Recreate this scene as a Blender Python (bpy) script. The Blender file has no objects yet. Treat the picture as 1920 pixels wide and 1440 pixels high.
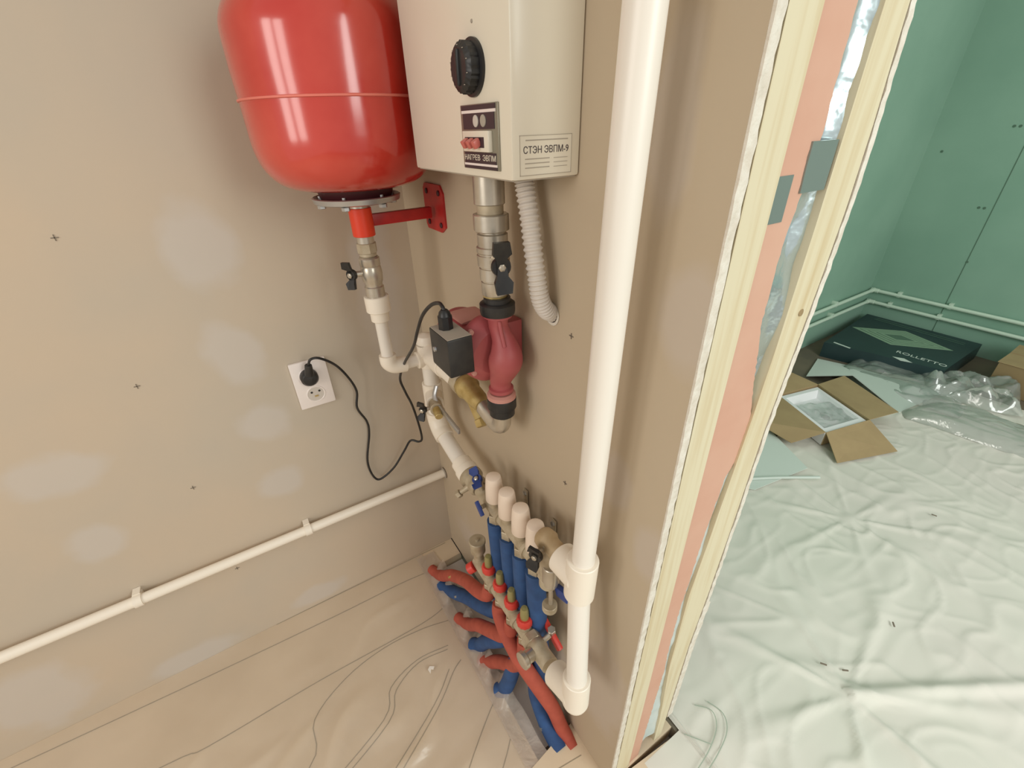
import bpy, bmesh, math, random
from mathutils import Vector, Matrix, noise
random.seed(7)
C = bpy.context.scene.collection
# ------------------------------------------------------------------ camera
cd = bpy.data.cameras.new('camera'); cam = bpy.data.objects.new('camera', cd); C.objects.link(cam)
cd.sensor_width = 36; cd.lens = 36*821.88/1920; cd.clip_start = 0.01
RT = [[0.5327257, 0.8458456, -0.0273604], [0.4173192, -0.2906847, -0.8610152], [-0.7362391, 0.4472669, -0.5078428]]
cam.matrix_world = Matrix(((RT[0][0], -RT[1][0], -RT[2][0], 1.11604), (RT[0][1], -RT[1][1], -RT[2][1], -0.38522), (RT[0][2], -RT[1][2], -RT[2][2], 1.35870), (0, 0, 0, 1)))
bpy.context.scene.camera = cam
# ------------------------------------------------------------------ light
vs = bpy.context.scene.view_settings
vs.view_transform = 'Standard'; vs.look = 'None'; vs.gamma = 1; vs.exposure = 0.0
w = bpy.data.worlds.new('world'); bpy.context.scene.world = w; w.use_nodes = True
w.node_tree.nodes['Background'].inputs[0].default_value = (1.0, .955, .89, 1)
w.node_tree.nodes['Background'].inputs[1].default_value = 0.58
def area(name, loc, target, sx, sy, power, col):
    l = bpy.data.lights.new(name, 'AREA'); l.shape = 'RECTANGLE'; l.size = sx; l.size_y = sy; l.energy = power; l.color = col
    o = bpy.data.objects.new(name, l); C.objects.link(o); o.location = loc
    o.rotation_euler = (Vector(target)-Vector(loc)).to_track_quat('-Z', 'Y').to_euler(); return o
area('window_light', (.95, -3.0, 1.75), (.4, 0, .9), .5, 1.3, 13.5, (1, .95, .88))
area('window_light', (1.65, -2.9, 1.75), (.4, 0, .9), .5, 1.3, 13.5, (1, .95, .88))
area('doorway_light', (3.2, .6, 2.0), (1.0, 1.6, .3), 1.4, 1.5, 54, (.95, 1, .96))
# ------------------------------------------------------------------ materials
def s2l(c): return tuple((x/12.92 if x <= .04045 else ((x+.055)/1.055)**2.4) for x in [v/255 for v in c])
def mat(name, rgb, rough=.6, metal=0, var=None, vscale=8, bump=0, bscale=60, spec=.5, coat=0, alpha=None):
    m = bpy.data.materials.new(name); m.use_nodes = True; nt = m.node_tree; b = nt.nodes['Principled BSDF']
    c = s2l(rgb)+(1,)
    b.inputs['Base Color'].default_value = c; b.inputs['Roughness'].default_value = rough; b.inputs['Metallic'].default_value = metal
    b.inputs['Specular IOR Level'].default_value = spec; b.inputs['Coat Weight'].default_value = coat; b.inputs['Coat Roughness'].default_value = .12
    if var or bump: tc = nt.nodes.new('ShaderNodeTexCoord')
    if var:
        n = nt.nodes.new('ShaderNodeTexNoise'); n.inputs['Scale'].default_value = vscale; n.inputs['Detail'].default_value = 5
        nt.links.new(tc.outputs['Object'], n.inputs['Vector'])
        r = nt.nodes.new('ShaderNodeValToRGB'); r.color_ramp.elements[0].position = .36; r.color_ramp.elements[1].position = .66
        r.color_ramp.elements[0].color = c; r.color_ramp.elements[1].color = s2l(var)+(1,)
        nt.links.new(n.outputs['Fac'], r.inputs['Fac']); nt.links.new(r.outputs['Color'], b.inputs['Base Color'])
    if bump:
        n2 = nt.nodes.new('ShaderNodeTexNoise'); n2.inputs['Scale'].default_value = bscale; n2.inputs['Detail'].default_value = 4
        nt.links.new(tc.outputs['Object'], n2.inputs['Vector'])
        bp = nt.nodes.new('ShaderNodeBump'); bp.inputs['Strength'].default_value = bump; bp.inputs['Distance'].default_value = .01
        nt.links.new(n2.outputs['Fac'], bp.inputs['Height']); nt.links.new(bp.outputs['Normal'], b.inputs['Normal'])
    return m
def wall_mat(name, base, var, patches, pcol):
    """plastered board: base colour with broad tint changes and blobs of filler (position, radii) on the surface"""
    m = mat(name, base, .75, var=var, vscale=1.7, bump=.06, bscale=14, spec=.25); nt = m.node_tree; b = nt.nodes['Principled BSDF']
    tc = [n for n in nt.nodes if n.type == 'TEX_COORD'][0]; ramp = [n for n in nt.nodes if n.type == 'VALTORGB'][0]
    n = nt.nodes.new('ShaderNodeTexNoise'); n.inputs['Scale'].default_value = 11; n.inputs['Detail'].default_value = 3
    nt.links.new(tc.outputs['Object'], n.inputs['Vector'])
    last = None
    for (p, r) in patches:
        s = nt.nodes.new('ShaderNodeVectorMath'); s.operation = 'SUBTRACT'; s.inputs[1].default_value = p; nt.links.new(tc.outputs['Object'], s.inputs[0])
        d = nt.nodes.new('ShaderNodeVectorMath'); d.operation = 'DIVIDE'; d.inputs[1].default_value = r; nt.links.new(s.outputs[0], d.inputs[0])
        l = nt.nodes.new('ShaderNodeVectorMath'); l.operation = 'LENGTH'; nt.links.new(d.outputs[0], l.inputs[0])
        if last is None: last = l.outputs['Value']
        else:
            q = nt.nodes.new('ShaderNodeMath'); q.operation = 'MINIMUM'; nt.links.new(last, q.inputs[0]); nt.links.new(l.outputs['Value'], q.inputs[1]); last = q.outputs[0]
    a = nt.nodes.new('ShaderNodeMath'); a.operation = 'ADD'; nt.links.new(last, a.inputs[0]); nt.links.new(n.outputs['Fac'], a.inputs[1])
    mr = nt.nodes.new('ShaderNodeMapRange'); mr.inputs[1].default_value = 1.15; mr.inputs[2].default_value = 1.55; mr.inputs[3].default_value = .55; mr.inputs[4].default_value = 0
    nt.links.new(a.outputs[0], mr.inputs[0])
    mx = nt.nodes.new('ShaderNodeMix'); mx.data_type = 'RGBA'; nt.links.new(mr.outputs[0], mx.inputs[0]); nt.links.new(ramp.outputs['Color'], mx.inputs[6]); mx.inputs[7].default_value = s2l(pcol)+(1,)
    nt.links.new(mx.outputs[2], b.inputs['Base Color']); return m
def film_mat(name, milky, col=(235, 230, 225), rough=.2, gl=.25, bump=.6, bscale=25):
    m = bpy.data.materials.new(name); m.use_nodes = True; nt = m.node_tree; nt.nodes.clear()
    o = nt.nodes.new('ShaderNodeOutputMaterial'); t = nt.nodes.new('ShaderNodeBsdfTransparent'); d = nt.nodes.new('ShaderNodeBsdfDiffuse'); g = nt.nodes.new('ShaderNodeBsdfGlossy')
    d.inputs[0].default_value = s2l(col)+(1,); g.inputs[0].default_value = (1, 1, 1, 1); g.inputs['Roughness'].default_value = rough
    tc = nt.nodes.new('ShaderNodeTexCoord'); n = nt.nodes.new('ShaderNodeTexNoise'); n.inputs['Scale'].default_value = bscale; n.inputs['Detail'].default_value = 3; n.inputs['Distortion'].default_value = 1.2
    nt.links.new(tc.outputs['Object'], n.inputs['Vector'])
    bp = nt.nodes.new('ShaderNodeBump'); bp.inputs['Strength'].default_value = bump; bp.inputs['Distance'].default_value = .01; nt.links.new(n.outputs['Fac'], bp.inputs['Height'])
    nt.links.new(bp.outputs[0], g.inputs['Normal']); nt.links.new(bp.outputs[0], d.inputs['Normal'])
    m1 = nt.nodes.new('ShaderNodeMixShader'); m1.inputs[0].default_value = milky; nt.links.new(t.outputs[0], m1.inputs[1]); nt.links.new(d.outputs[0], m1.inputs[2])
    lw = nt.nodes.new('ShaderNodeLayerWeight'); lw.inputs[0].default_value = .25; nt.links.new(bp.outputs[0], lw.inputs['Normal'])
    k = nt.nodes.new('ShaderNodeMath'); k.operation = 'MULTIPLY'; k.inputs[1].default_value = gl*2; nt.links.new(lw.outputs['Fresnel'], k.inputs[0])
    k2 = nt.nodes.new('ShaderNodeMath'); k2.operation = 'ADD'; k2.inputs[1].default_value = gl*.15; k2.use_clamp = True; nt.links.new(k.outputs[0], k2.inputs[0])
    m2 = nt.nodes.new('ShaderNodeMixShader'); nt.links.new(k2.outputs[0], m2.inputs[0]); nt.links.new(m1.outputs[0], m2.inputs[1]); nt.links.new(g.outputs[0], m2.inputs[2])
    nt.links.new(m2.outputs[0], o.inputs[0]); return m
M = dict(
 left=wall_mat('filled board left', (190, 178, 161), (201, 182, 159), [((0, -.845, .751), (1, .10, .06)), ((0, -.854, .541), (1, .06, .06)), ((0, -.831, .03), (1, .12, .05)), ((0, -.455, .92), (1, .06, .09)), ((0, -.448, .729), (1, .06, .06)), ((0, -.459, .526), (1, .06, .05)), ((0, -.44, 1.166), (1, .07, .1)), ((0, -.474, .05), (1, .09, .04)), ((0, -1.13, .15), (1, .12, .12)), ((0, -.1, 1.02), (1, .06, .3))], (200, 192, 184)),
 back=wall_mat('filled board back', (192, 176, 152), (186, 169, 145), [((.79, 0, 1.357), (.03, 1, .1)), ((.851, 0, 1.178), (.05, 1, .07)), ((.86, 0, .813), (.04, 1, .06)), ((.77, 0, .891), (.04, 1, .06)), ((.45, 0, .2), (.4, 1, .1)), ((.8, 0, .35), (.08, 1, .2))], (196, 184, 172)),
 green=mat('green moisture board', (138, 174, 155), .8, var=(147, 182, 163), vscale=2.2, bump=.03, spec=.2),
 concrete=mat('grey screed', (190, 178, 168), .8, var=(168, 160, 150), vscale=9, bump=.1, bscale=50),
 fibre=mat('fibreboard', (222, 203, 176), .6, var=(214, 194, 166), vscale=5, bump=.02, bscale=90, spec=.3),
 darkfloor=mat('bare board floor', (120, 110, 92), .8, var=(105, 98, 84), vscale=6),
 screed=mat('pale screed', (214, 204, 198), .8, var=(200, 190, 184), vscale=9),
 pen=mat('pen ink', (158, 146, 124), .8), pencil=mat('pencil', (126, 114, 100), .8),
 penl=mat('faded pen ink', (168, 180, 164), .8),
 red=mat('red enamel', (186, 38, 28), .2, var=(206, 74, 60), vscale=5, bump=.02, bscale=8, coat=.6),
 redb=mat('red bracket paint', (192, 40, 38), .4, var=(170, 36, 36), vscale=30), orange=mat('orange red paint', (226, 62, 30), .4),
 seam=mat('worn red seam', (224, 120, 105), .4), galv=mat('galvanised steel', (190, 190, 190), .35, .85), dark=mat('dark red', (70, 25, 30), .5),
 nickel=mat('nickel', (206, 198, 184), .3, .72, var=(186, 176, 160), vscale=25), brass=mat('brass', (196, 174, 118), .4, .5, var=(172, 146, 88), vscale=40),
 dusty=mat('dusty plated brass', (196, 184, 160), .5, .35, var=(172, 156, 130), vscale=40), tan=mat('dusty tan brass', (196, 174, 140), .5, .3, var=(182, 158, 122), vscale=40),
 black=mat('black plastic', (28, 28, 30), .4, var=(48, 46, 44), vscale=30), white=mat('white pipe plastic', (235, 228, 217), .35),
 whitel=mat('white fitting plastic', (240, 230, 214), .4), cream=mat('cream enamel', (228, 220, 202), .3, coat=.2),
 navy=mat('dark print', (58, 46, 52), .4), chrome=mat('plate frame', (150, 145, 130), .35, .5), socket=mat('socket plastic', (236, 226, 220), .3),
 lamp=mat('red switch', (205, 110, 100), .3), maroon=mat('pump enamel', (160, 70, 74), .5, var=(176, 92, 90), vscale=9), dustp=mat('dust on pump', (196, 140, 128), .8),
 conduit=mat('grey conduit', (205, 196, 186), .5), blue=mat('blue foam insulation', (50, 86, 136), .8, var=(44, 74, 120), vscale=30), redi=mat('red foam insulation', (182, 86, 68), .75, var=(168, 76, 60), vscale=30),
 bluep=mat('blue plastic', (42, 66, 135), .4), redp=mat('red plastic', (216, 66, 56), .4), glass=mat('yellowed sight glass', (150, 140, 90), .2),
 capw=mat('actuator cap', (236, 218, 200), .45), dust_grey=mat('dust', (170, 160, 146), .9),
 board=mat('gypsum edge', (226, 220, 208), .85, var=(212, 203, 188), vscale=60, bump=.4, bscale=90),
 wood=mat('pine', (229, 213, 172), .6), pink=mat('pink foam board', (204, 158, 136), .7, var=(208, 166, 144), vscale=10), foil=mat('crumpled foil', (200, 216, 220), .22, .75, bump=.5, bscale=16),
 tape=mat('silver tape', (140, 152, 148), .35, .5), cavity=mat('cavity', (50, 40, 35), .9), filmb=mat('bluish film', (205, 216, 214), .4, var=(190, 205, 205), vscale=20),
 cloth=mat('white drop cloth', (222, 222, 210), .6, var=(226, 221, 212), vscale=1.5, bump=.08, bscale=5, spec=.25),
 pipeg=mat('white heating pipe', (206, 226, 208), .45), carton=mat('cardboard', (176, 152, 112), .8, var=(168, 144, 106), vscale=10), cartond=mat('cardboard brown', (150, 128, 92), .8),
 teal=mat('dark teal print', (34, 54, 56), .4, var=(40, 62, 64), vscale=5), tealg=mat('pale green print', (140, 168, 142), .4), teall=mat('teal line', (90, 118, 100), .4), foam=mat('white foam', (214, 224, 216), .5), basin=mat('white glaze', (244, 244, 246), .25),
 film=film_mat('clear film', .14, (240, 232, 222), gl=.16, rough=.28, bump=.35, bscale=9), filmm=film_mat('milky film', .42, (214, 200, 186), gl=.12), bag=film_mat('bag film', .3, (200, 212, 204), rough=.12, gl=.45, bump=.5, bscale=7),
)
# wood grain along the stud
nt = M['wood'].node_tree; b = nt.nodes['Principled BSDF']; tc = nt.nodes.new('ShaderNodeTexCoord'); mp = nt.nodes.new('ShaderNodeMapping'); mp.inputs['Scale'].default_value = (40, 40, 2.0)
n = nt.nodes.new('ShaderNodeTexNoise'); n.inputs['Scale'].default_value = 2; n.inputs['Detail'].default_value = 6; r = nt.nodes.new('ShaderNodeValToRGB')
r.color_ramp.elements[0].color = s2l((216, 206, 176))+(1,); r.color_ramp.elements[1].color = s2l((202, 184, 146))+(1,); r.color_ramp.elements[0].position = .45; r.color_ramp.elements[1].position = .75
nt.links.new(tc.outputs['Object'], mp.inputs[0]); nt.links.new(mp.outputs[0], n.inputs['Vector']); nt.links.new(n.outputs['Fac'], r.inputs[0]); nt.links.new(r.outputs[0], b.inputs['Base Color'])
# ------------------------------------------------------------------ helpers
def root_loc(p):
    v = Vector((0, 0, 0))
    while p is not None: v += p.location; p = p.parent
    return v
def frame(ax):
    z = Vector(ax).normalized(); t = Vector((0, 0, 1)) if abs(z.z) < .9 else Vector((1, 0, 0)); x = t.cross(z).normalized(); y = z.cross(x)
    return Matrix((x, y, z)).transposed()
class MB:
    def __init__(s): s.v = []; s.f = []; s.sm = []
    def add(s, vs, fs, smooth=False):
        k = len(s.v); s.v += [Vector(q) for q in vs]; s.f += [tuple(i+k for i in q) for q in fs]; s.sm += [smooth]*len(fs); return s
    def lathe(s, prof, o, ax=(0, 0, 1), seg=32, smooth=True, xf=None, wob=None):
        F = frame(ax); o = Vector(o); vs = []; n = len(prof)
        for (r, h) in prof:
            for i in range(seg):
                a = 2*math.pi*i/seg; rr = r if wob is None else r*wob(a, h)
                vs.append(o+F@Vector((rr*math.cos(a), rr*math.sin(a), h)))
        fs = [(j*seg+i, j*seg+(i+1) % seg, (j+1)*seg+(i+1) % seg, (j+1)*seg+i) for j in range(n-1) for i in range(seg)]
        s.add(vs, fs, smooth)
        if prof[0][0] > 1e-6: s.add(vs[:seg], [tuple(reversed(range(seg)))])
        if prof[-1][0] > 1e-6: s.add(vs[-seg:], [tuple(range(seg))])
        return s
    def cyl(s, a, b, r, r2=None, seg=32, bev=None):
        a = Vector(a); b = Vector(b); L = (b-a).length; r2 = r if r2 is None else r2
        e = min(min(r, r2)*.12, .0013) if bev is None else bev
        return s.lathe([(r-e, 0), (r, e), (r2, L-e), (r2-e, L)], a, b-a, seg, seg > 8)
    def hexa(s, a, b, r): return s.cyl(a, b, r, seg=6)
    def box(s, c, d, rot=None, bev=.0):
        bm = bmesh.new(); bmesh.ops.create_cube(bm, size=1)
        for q in bm.verts: q.co = Vector((q.co.x*d[0], q.co.y*d[1], q.co.z*d[2]))
        if bev: bmesh.ops.bevel(bm, geom=bm.edges[:], offset=bev, segments=2, affect='EDGES', profile=.6)
        bm.verts.ensure_lookup_table(); Rm = rot if rot is not None else Matrix.Identity(3)
        s.add([Rm@q.co+Vector(c) for q in bm.verts], [[q.index for q in g.verts] for g in bm.faces]); bm.free(); return s
    def span(s, lo, hi, bev=.0):
        lo = Vector(lo); hi = Vector(hi); return s.box((lo+hi)/2, hi-lo, None, bev)
    def tube(s, pts, r, seg=16, sub=6, rf=None, flat=1):
        P = smooth_path(pts, sub); n = len(P); up = None; vs = []
        for i, p in enumerate(P):
            t = (P[min(i+1, n-1)]-P[max(i-1, 0)]).normalized()
            if up is None: up = Vector((0, 0, 1)) if abs(t.z) < .9 else Vector((1, 0, 0))
            up = (up-t*up.dot(t)).normalized(); sd = t.cross(up)
            rr = r if rf is None else r*rf(i/(n-1), i)
            for k in range(seg):
                a = 2*math.pi*k/seg; vs.append(p+(up*math.cos(a)*flat+sd*math.sin(a))*rr)
        fs = [(j*seg+i, j*seg+(i+1) % seg, (j+1)*seg+(i+1) % seg, (j+1)*seg+i) for j in range(n-1) for i in range(seg)]
        s.add(vs, fs, True); s.add(vs[:seg], [tuple(reversed(range(seg)))]); s.add(vs[-seg:], [tuple(range(seg))]); return s
    def poly(s, pts, nrm, th):
        """flat outline of thickness th along nrm"""
        n = len(pts); a = [Vector(p) for p in pts]; d = Vector(nrm)*th; b = [p+d for p in a]
        s.add(a+b, [tuple(reversed(range(n))), tuple(range(n, 2*n))]+[(i, (i+1) % n, n+(i+1) % n, n+i) for i in range(n)]); return s
    def ribbon(s, pts, wd, th, sub=5):
        P = smooth_path(pts, sub); vs = []
        for i, p in enumerate(P):
            t = (P[min(i+1, len(P)-1)]-P[max(i-1, 0)]).normalized(); sd = Vector((-t.y, t.x, 0)).normalized()*wd/2
            vs += [p-sd, p+sd, p+sd+Vector((0, 0, th)), p-sd+Vector((0, 0, th))]
        n = len(P); fs = []
        for j in range(n-1):
            for k in range(4): fs.append((j*4+k, j*4+(k+1) % 4, (j+1)*4+(k+1) % 4, (j+1)*4+k))
        fs += [(3, 2, 1, 0), (n*4-4, n*4-3, n*4-2, n*4-1)]; return s.add(vs, fs)
    def build(s, name, m, parent=None):
        me = bpy.data.meshes.new(name); off = root_loc(parent)
        me.from_pydata([tuple(q-off) for q in s.v], [], s.f); me.polygons.foreach_set('use_smooth', s.sm)
        bm = bmesh.new(); bm.from_mesh(me); bmesh.ops.recalc_face_normals(bm, faces=bm.faces[:]); bm.to_mesh(me); bm.free(); 
        if len(s.v) < 4000: me.set_sharp_from_angle(angle=math.radians(38))
        me.materials.append(M[m] if isinstance(m, str) else m); o = bpy.data.objects.new(name, me); C.objects.link(o); o.parent = parent; return o
def smooth_path(pts, sub):
    P = [Vector(p) for p in pts]
    if sub <= 1 or len(P) < 3: 
        return P if len(P) > 2 or sub <= 1 else [P[0].lerp(P[1], i/sub) for i in range(sub+1)]
    out = []; Q = [P[0]*2-P[1]]+P+[P[-1]*2-P[-2]]
    for i in range(1, len(Q)-2):
        a, b, c, d = Q[i-1:i+3]
        for k in range(sub):
            t = k/sub; out.append(.5*((2*b)+(c-a)*t+(2*a-5*b+4*c-d)*t*t+(3*b-a-3*c+d)*t**3))
    return out+[P[-1]]
def tag(o, label=None, cat=None, group=None, kind=None):
    for k, v in (('label', label), ('category', cat), ('group', group), ('kind', kind)):
        if v: o[k] = v
    return o
def thing(name, loc, label, cat, group=None):
    o = bpy.data.objects.new(name, None); C.objects.link(o); o.location = loc; o.empty_display_size = .05; return tag(o, label, cat, group)
def text(s, size, origin, right, up, m, parent, name='lettering', ext=.0006, align='CENTER'):
    cu = bpy.data.curves.new(name, 'FONT'); cu.body = s; cu.size = size; cu.extrude = ext; cu.align_x = align; cu.align_y = 'CENTER'
    t = bpy.data.objects.new(name, cu); C.objects.link(t); dg = bpy.context.evaluated_depsgraph_get(); me = bpy.data.meshes.new_from_object(t.evaluated_get(dg)); bpy.data.objects.remove(t)
    x = Vector(right); y = Vector(up); z = x.normalized().cross(y.normalized()); X = Matrix((x, y, z)).transposed(); off = root_loc(parent)
    for q in me.vertices: q.co = X@q.co+Vector(origin)-off
    me.materials.clear(); me.materials.append(M[m]); o = bpy.data.objects.new(name, me); C.objects.link(o); o.parent = parent; return o
# ------------------------------------------------------------------ setting
XJ = .868; T = .217; XG = -.13; YG = 3.45
wl = tag(MB().span((-.05, -3.2, -.03), (0, T, 2.6)).build('wall_left', 'left'), 'taupe filled plasterboard wall carrying the socket and the long white pipe', kind='structure')
for (y, z) in [(-.646, .9), (-.643, .606), (-.649, 1.209), (-.641, .296)]:
    MB().box((.0006, y, z), (.0012, .011, .0015)).box((.0006, y, z), (.0012, .0015, .011)).build('pencil_cross', 'pencil', wl)
wlg = tag(MB().span((XG-.04, T, -.03), (XG, YG, 2.6)).build('wall_left', 'green'), 'green moisture-resistant plasterboard side wall of the far room', kind='structure')
wg = tag(MB().span((XG-.04, YG, -.03), (4.2, YG+.04, 2.6)).build('wall_rear', 'green'), 'green moisture-resistant plasterboard end wall of the far room', kind='structure')
MB().span((.2955, YG-.0015, 0), (.2995, YG+.001, 2.5)).build('board_joint', 'teall', wg)
for (x, z) in [(.26, .86), (.235, .86), (.22, 1.28), (.245, 1.28), (.3, .55), (-.05, 1.15)]:
    MB().cyl((x, YG+.001, z), (x, YG-.003, z), .007, seg=10).build('screw', 'teall', wg)
# partition wall, built in layers up to its cut end
def jag(n, z0, z1, amp):
    return [(z0+(z1-z0)*i/n, random.uniform(-amp, amp)) for i in range(n+1)]
def jagged_panel(y0, y1, x0, x1, z0, z1, amp, n=90, ampy=0, side=1):
    mb = MB(); vs = []; J = jag(n, z0, z1, amp); 
    for (z, d) in J:
        e = random.uniform(0, ampy)
        a, c = (y0, y1+e*0) if side > 0 else (y0, y1)
        vs += [(x0, a, z), (x1+d, a, z), (x1+d*.6, c+(e if side > 0 else 0), z), (x0, c, z)]
    fs = []
    for j in range(n):
        for k in range(4): fs.append((j*4+k, j*4+(k+1) % 4, (j+1)*4+(k+1) % 4, (j+1)*4+k))
    fs += [(3, 2, 1, 0), (n*4, n*4+1, n*4+2, n*4+3)]; return mb.add(vs, fs)
wb = tag(jagged_panel(0, .0125, -.02, XJ-.002, 0, 2.6, .0002, 20).build('wall_back', 'back'), 'taupe filled partition wall behind the boiler, ending in a raw cut edge', kind='structure')
def lerp_tab(tab, z):
    if z <= tab[0][0]: return tab[0][1]
    for (a, u), (b, v) in zip(tab, tab[1:]):
        if z <= b: return u+(v-u)*(z-a)/(b-a)
    return tab[-1][1]
def layer(y0f, y1f, x0, x1, z0, z1, n, xj=0, yj=0, xf=None):
    vs = []
    for i in range(n+1):
        z = z0+(z1-z0)*i/n; a = y0f(z); c = y1f(z)+random.uniform(-yj, yj); d = random.uniform(-xj, xj); e = x1 if xf is None else x1+xf(z)
        vs += [(x0, a, z), (e+d, a, z), (e+d*.6, c, z), (x0, c, z)]
    fs = [(j*4+k, j*4+(k+1) % 4, (j+1)*4+(k+1) % 4, (j+1)*4+k) for j in range(n) for k in range(4)]+[(3, 2, 1, 0), (n*4, n*4+1, n*4+2, n*4+3)]
    return MB().add(vs, fs)
pk = [(.0, .100), (.385, .112), (.47, .106), (.60, .1065), (.69, .113), (.77, .116), (.87, .127), (.9, .130), (.935, .150), (.99, .1545), (1.06, .134), (1.15, .111), (1.236, .109), (1.283, .116), (1.339, .125), (1.45, .119), (2.6, .119)]
w0 = [(.0, .150), (.122, .148), (.394, .122), (.63, .118), (.77, .131), (.9, .142), (1.0, .150), (1.1, .156), (1.25, .160), (2.6, .158)]
w1 = [(.0, .176), (.42, .176), (.587, .187), (.796, .1945), (.97, .197), (1.1, .2085), (1.19, .215), (1.27, .218), (1.35, .215), (1.45, .205), (2.6, .2045)]
layer(lambda z: .0003, lambda z: .0135, XJ-.006, XJ+.0006, .0, 2.6, 260, .0005, .0012).build('plasterboard_edge', 'board', wb)
layer(lambda z: .0165, lambda z: .064, .80, XJ, 0, 2.6, 8).build('stud', 'wood', wb)
layer(lambda z: .0645, lambda z: lerp_tab(pk, z), .5, XJ-.003, 0, 2.6, 420, .0004, .0012).build('insulation_board', 'pink', wb)
def sheet(z0, z1, nz, x, mname, nm, amp, cup):
    vs = []
    for i in range(nz+1):
        z = z0+(z1-z0)*i/nz; a = lerp_tab(pk, z)-.006; c = lerp_tab(w0, z)+.003
        for k in range(7):
            y = a+(c-a)*k/6; vs.append((x-cup*math.sin(k/6*math.pi)+amp*noise.noise((z*9, y*45, 3))+amp*.5*noise.noise((z*28, y*60, 1)), y, z))
    return MB().add(vs, [(i*7+k, i*7+k+1, (i+1)*7+k+1, (i+1)*7+k) for i in range(nz) for k in range(6)], True).build(nm, mname, wb)
sheet(.93, 2.6, 160, XJ-.008, 'foil', 'foil_wrap', .009, .006)
sheet(.05, .915, 70, XJ-.006, 'filmb', 'film_strip', .004, .001)
MB().span((.5, .10, .0), (XJ-.03, .17, 2.6)).build('cavity_shade', 'cavity', wb)  # dark block standing in for the shade inside the wall cavity
layer(lambda z: lerp_tab(w0, z), lambda z: lerp_tab(w1, z), .80, XJ, .012, 2.6, 120).build('stud', 'wood', wb)
layer(lambda z: lerp_tab(w1, z)+.003, lambda z: lerp_tab(w1, z)+.0135+.008*(z < .55), -.1, XJ+.0005, .10, 2.6, 260, .0008, .0010).build('plasterboard', 'board', wb)
layer(lambda z: lerp_tab(w1, z)+.014, lambda z: lerp_tab(w1, z)+.016, -.1, XJ-.001, .10, 2.6, 120).build('green_facing', 'green', wb)
layer(lambda z: .064 if z > 1.29 else .066, lambda z: .092, XJ-.004, XJ-.0020, 1.267, 1.3105, 2).build('tape_patch', 'tape', wb)
layer(lambda z: .111 if z < 1.30 else .109, lambda z: .156, XJ-.006, XJ-.0012, 1.292, 1.338, 2).build('tape_patch', 'tape', wb)
MB().lathe([(.0001, .0008), (.004, .0006), (.006, 0)], (XJ, .1905, 1.149), (1, 0, .2), 14).build('knot', 'cartond', wb)
# hole where the conduit enters, pencil marks
MB().lathe([(.017, 0), (.019, .001), (.015, .0015), (.013, 0)], (.607, -.0003, 1.108), (0, -1, 0), 20).build('hole_rim', 'board', wb)
for (x, z) in [(.656, 1.088), (.657, .798)]:
    MB().box((x, -.0006, z), (.009, .0012, .0013)).box((x, -.0006, z), (.0013, .0012, .009)).build('pencil_cross', 'pencil', wb)
# floor
fl = tag(MB().span((XG-.1, -3.2, -.12), (4.2, YG, -.055)).build('floor', 'concrete'), 'grey screed floor of both rooms', kind='structure')
MB().poly([(.0, -3.2, -.0545), (3, -3.2, -.0545), (3, -.25, -.0545), (.76, -.185, -.0545), (.742, -.115, -.0545), (.083, -.113, -.055), (.078, -.0, -.055), (0, -.0, -.055)], (0, 0, 1), .0545).build('floor_panel', 'fibre', fl)
MB().poly([(.745, -.138, -.0545), (.723, .0, -.0545), (.846, -.0, -.0545), (.87, .0, -.0545), (.89, .24, -.0545), (1.8, .3, -.0545), (1.8, -.33, -.0545)], (0, 0, 1), .0585).build('floor_panel', 'fibre', fl)
MB().span((.3, .0, -.0545), (.8695, .2165, .0)).build('floor_panel', 'fibre', fl)
MB().span((.085, -.112, -.054), (.72, -.0005, -.028)).build('screed_patch', 'screed', fl)
MB().span((XG, T, -.0545), (4.2, YG, .0005)).build('floor_panel', 'darkfloor', fl)
MB().box((.045, -.0, .0005), (.09, .006, .002)).build('floor_gap', 'cavity', fl)
pens = [[(.02, -1.5), (.055, -.899), (.075, -.453), (.079, -.235), (.092, -.101)], [(.2, -1.5), (.241, -.918), (.256, -.815), (.25, -.537), (.254, -.227), (.235, -.12)],
        [(.5, -1.3), (.52, -.85), (.445, -.601), (.344, -.569), (.284, -.469), (.262, -.35), (.27, -.234), (.29, -.15)], [(.53, -.62), (.446, -.412), (.38, -.37), (.35, -.28), (.361, -.184)],
        [(.545, -.62), (.46, -.405), (.395, -.36), (.36, -.28), (.371, -.19)], [(.60, -.45), (.50, -.28), (.439, -.204), (.42, -.17)], [(.585, -.46), (.487, -.285), (.425, -.21)],
        [(.75, -.36), (.66, -.266), (.58, -.16), (.56, -.12)], [(.80, -.32), (.70, -.19), (.665, -.15)], [(.0, -.62), (.004, -.2), (.006, -.03)]]
for p in pens: MB().ribbon([(x, y, .0003) for x, y in p], .0022, .0004).build('pen_line', 'pen', fl)
for p in [[(.78, -.09), (.79, -.02)], [(.80, -.12), (.805, -.05)], [(.82, -.11), (.828, -.03)], [(.845, -.12), (.84, -.07)]]:
    MB().ribbon([(x, y, .0043) for x, y in p], .0018, .0004).build('pen_line', 'pen', fl)
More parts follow.
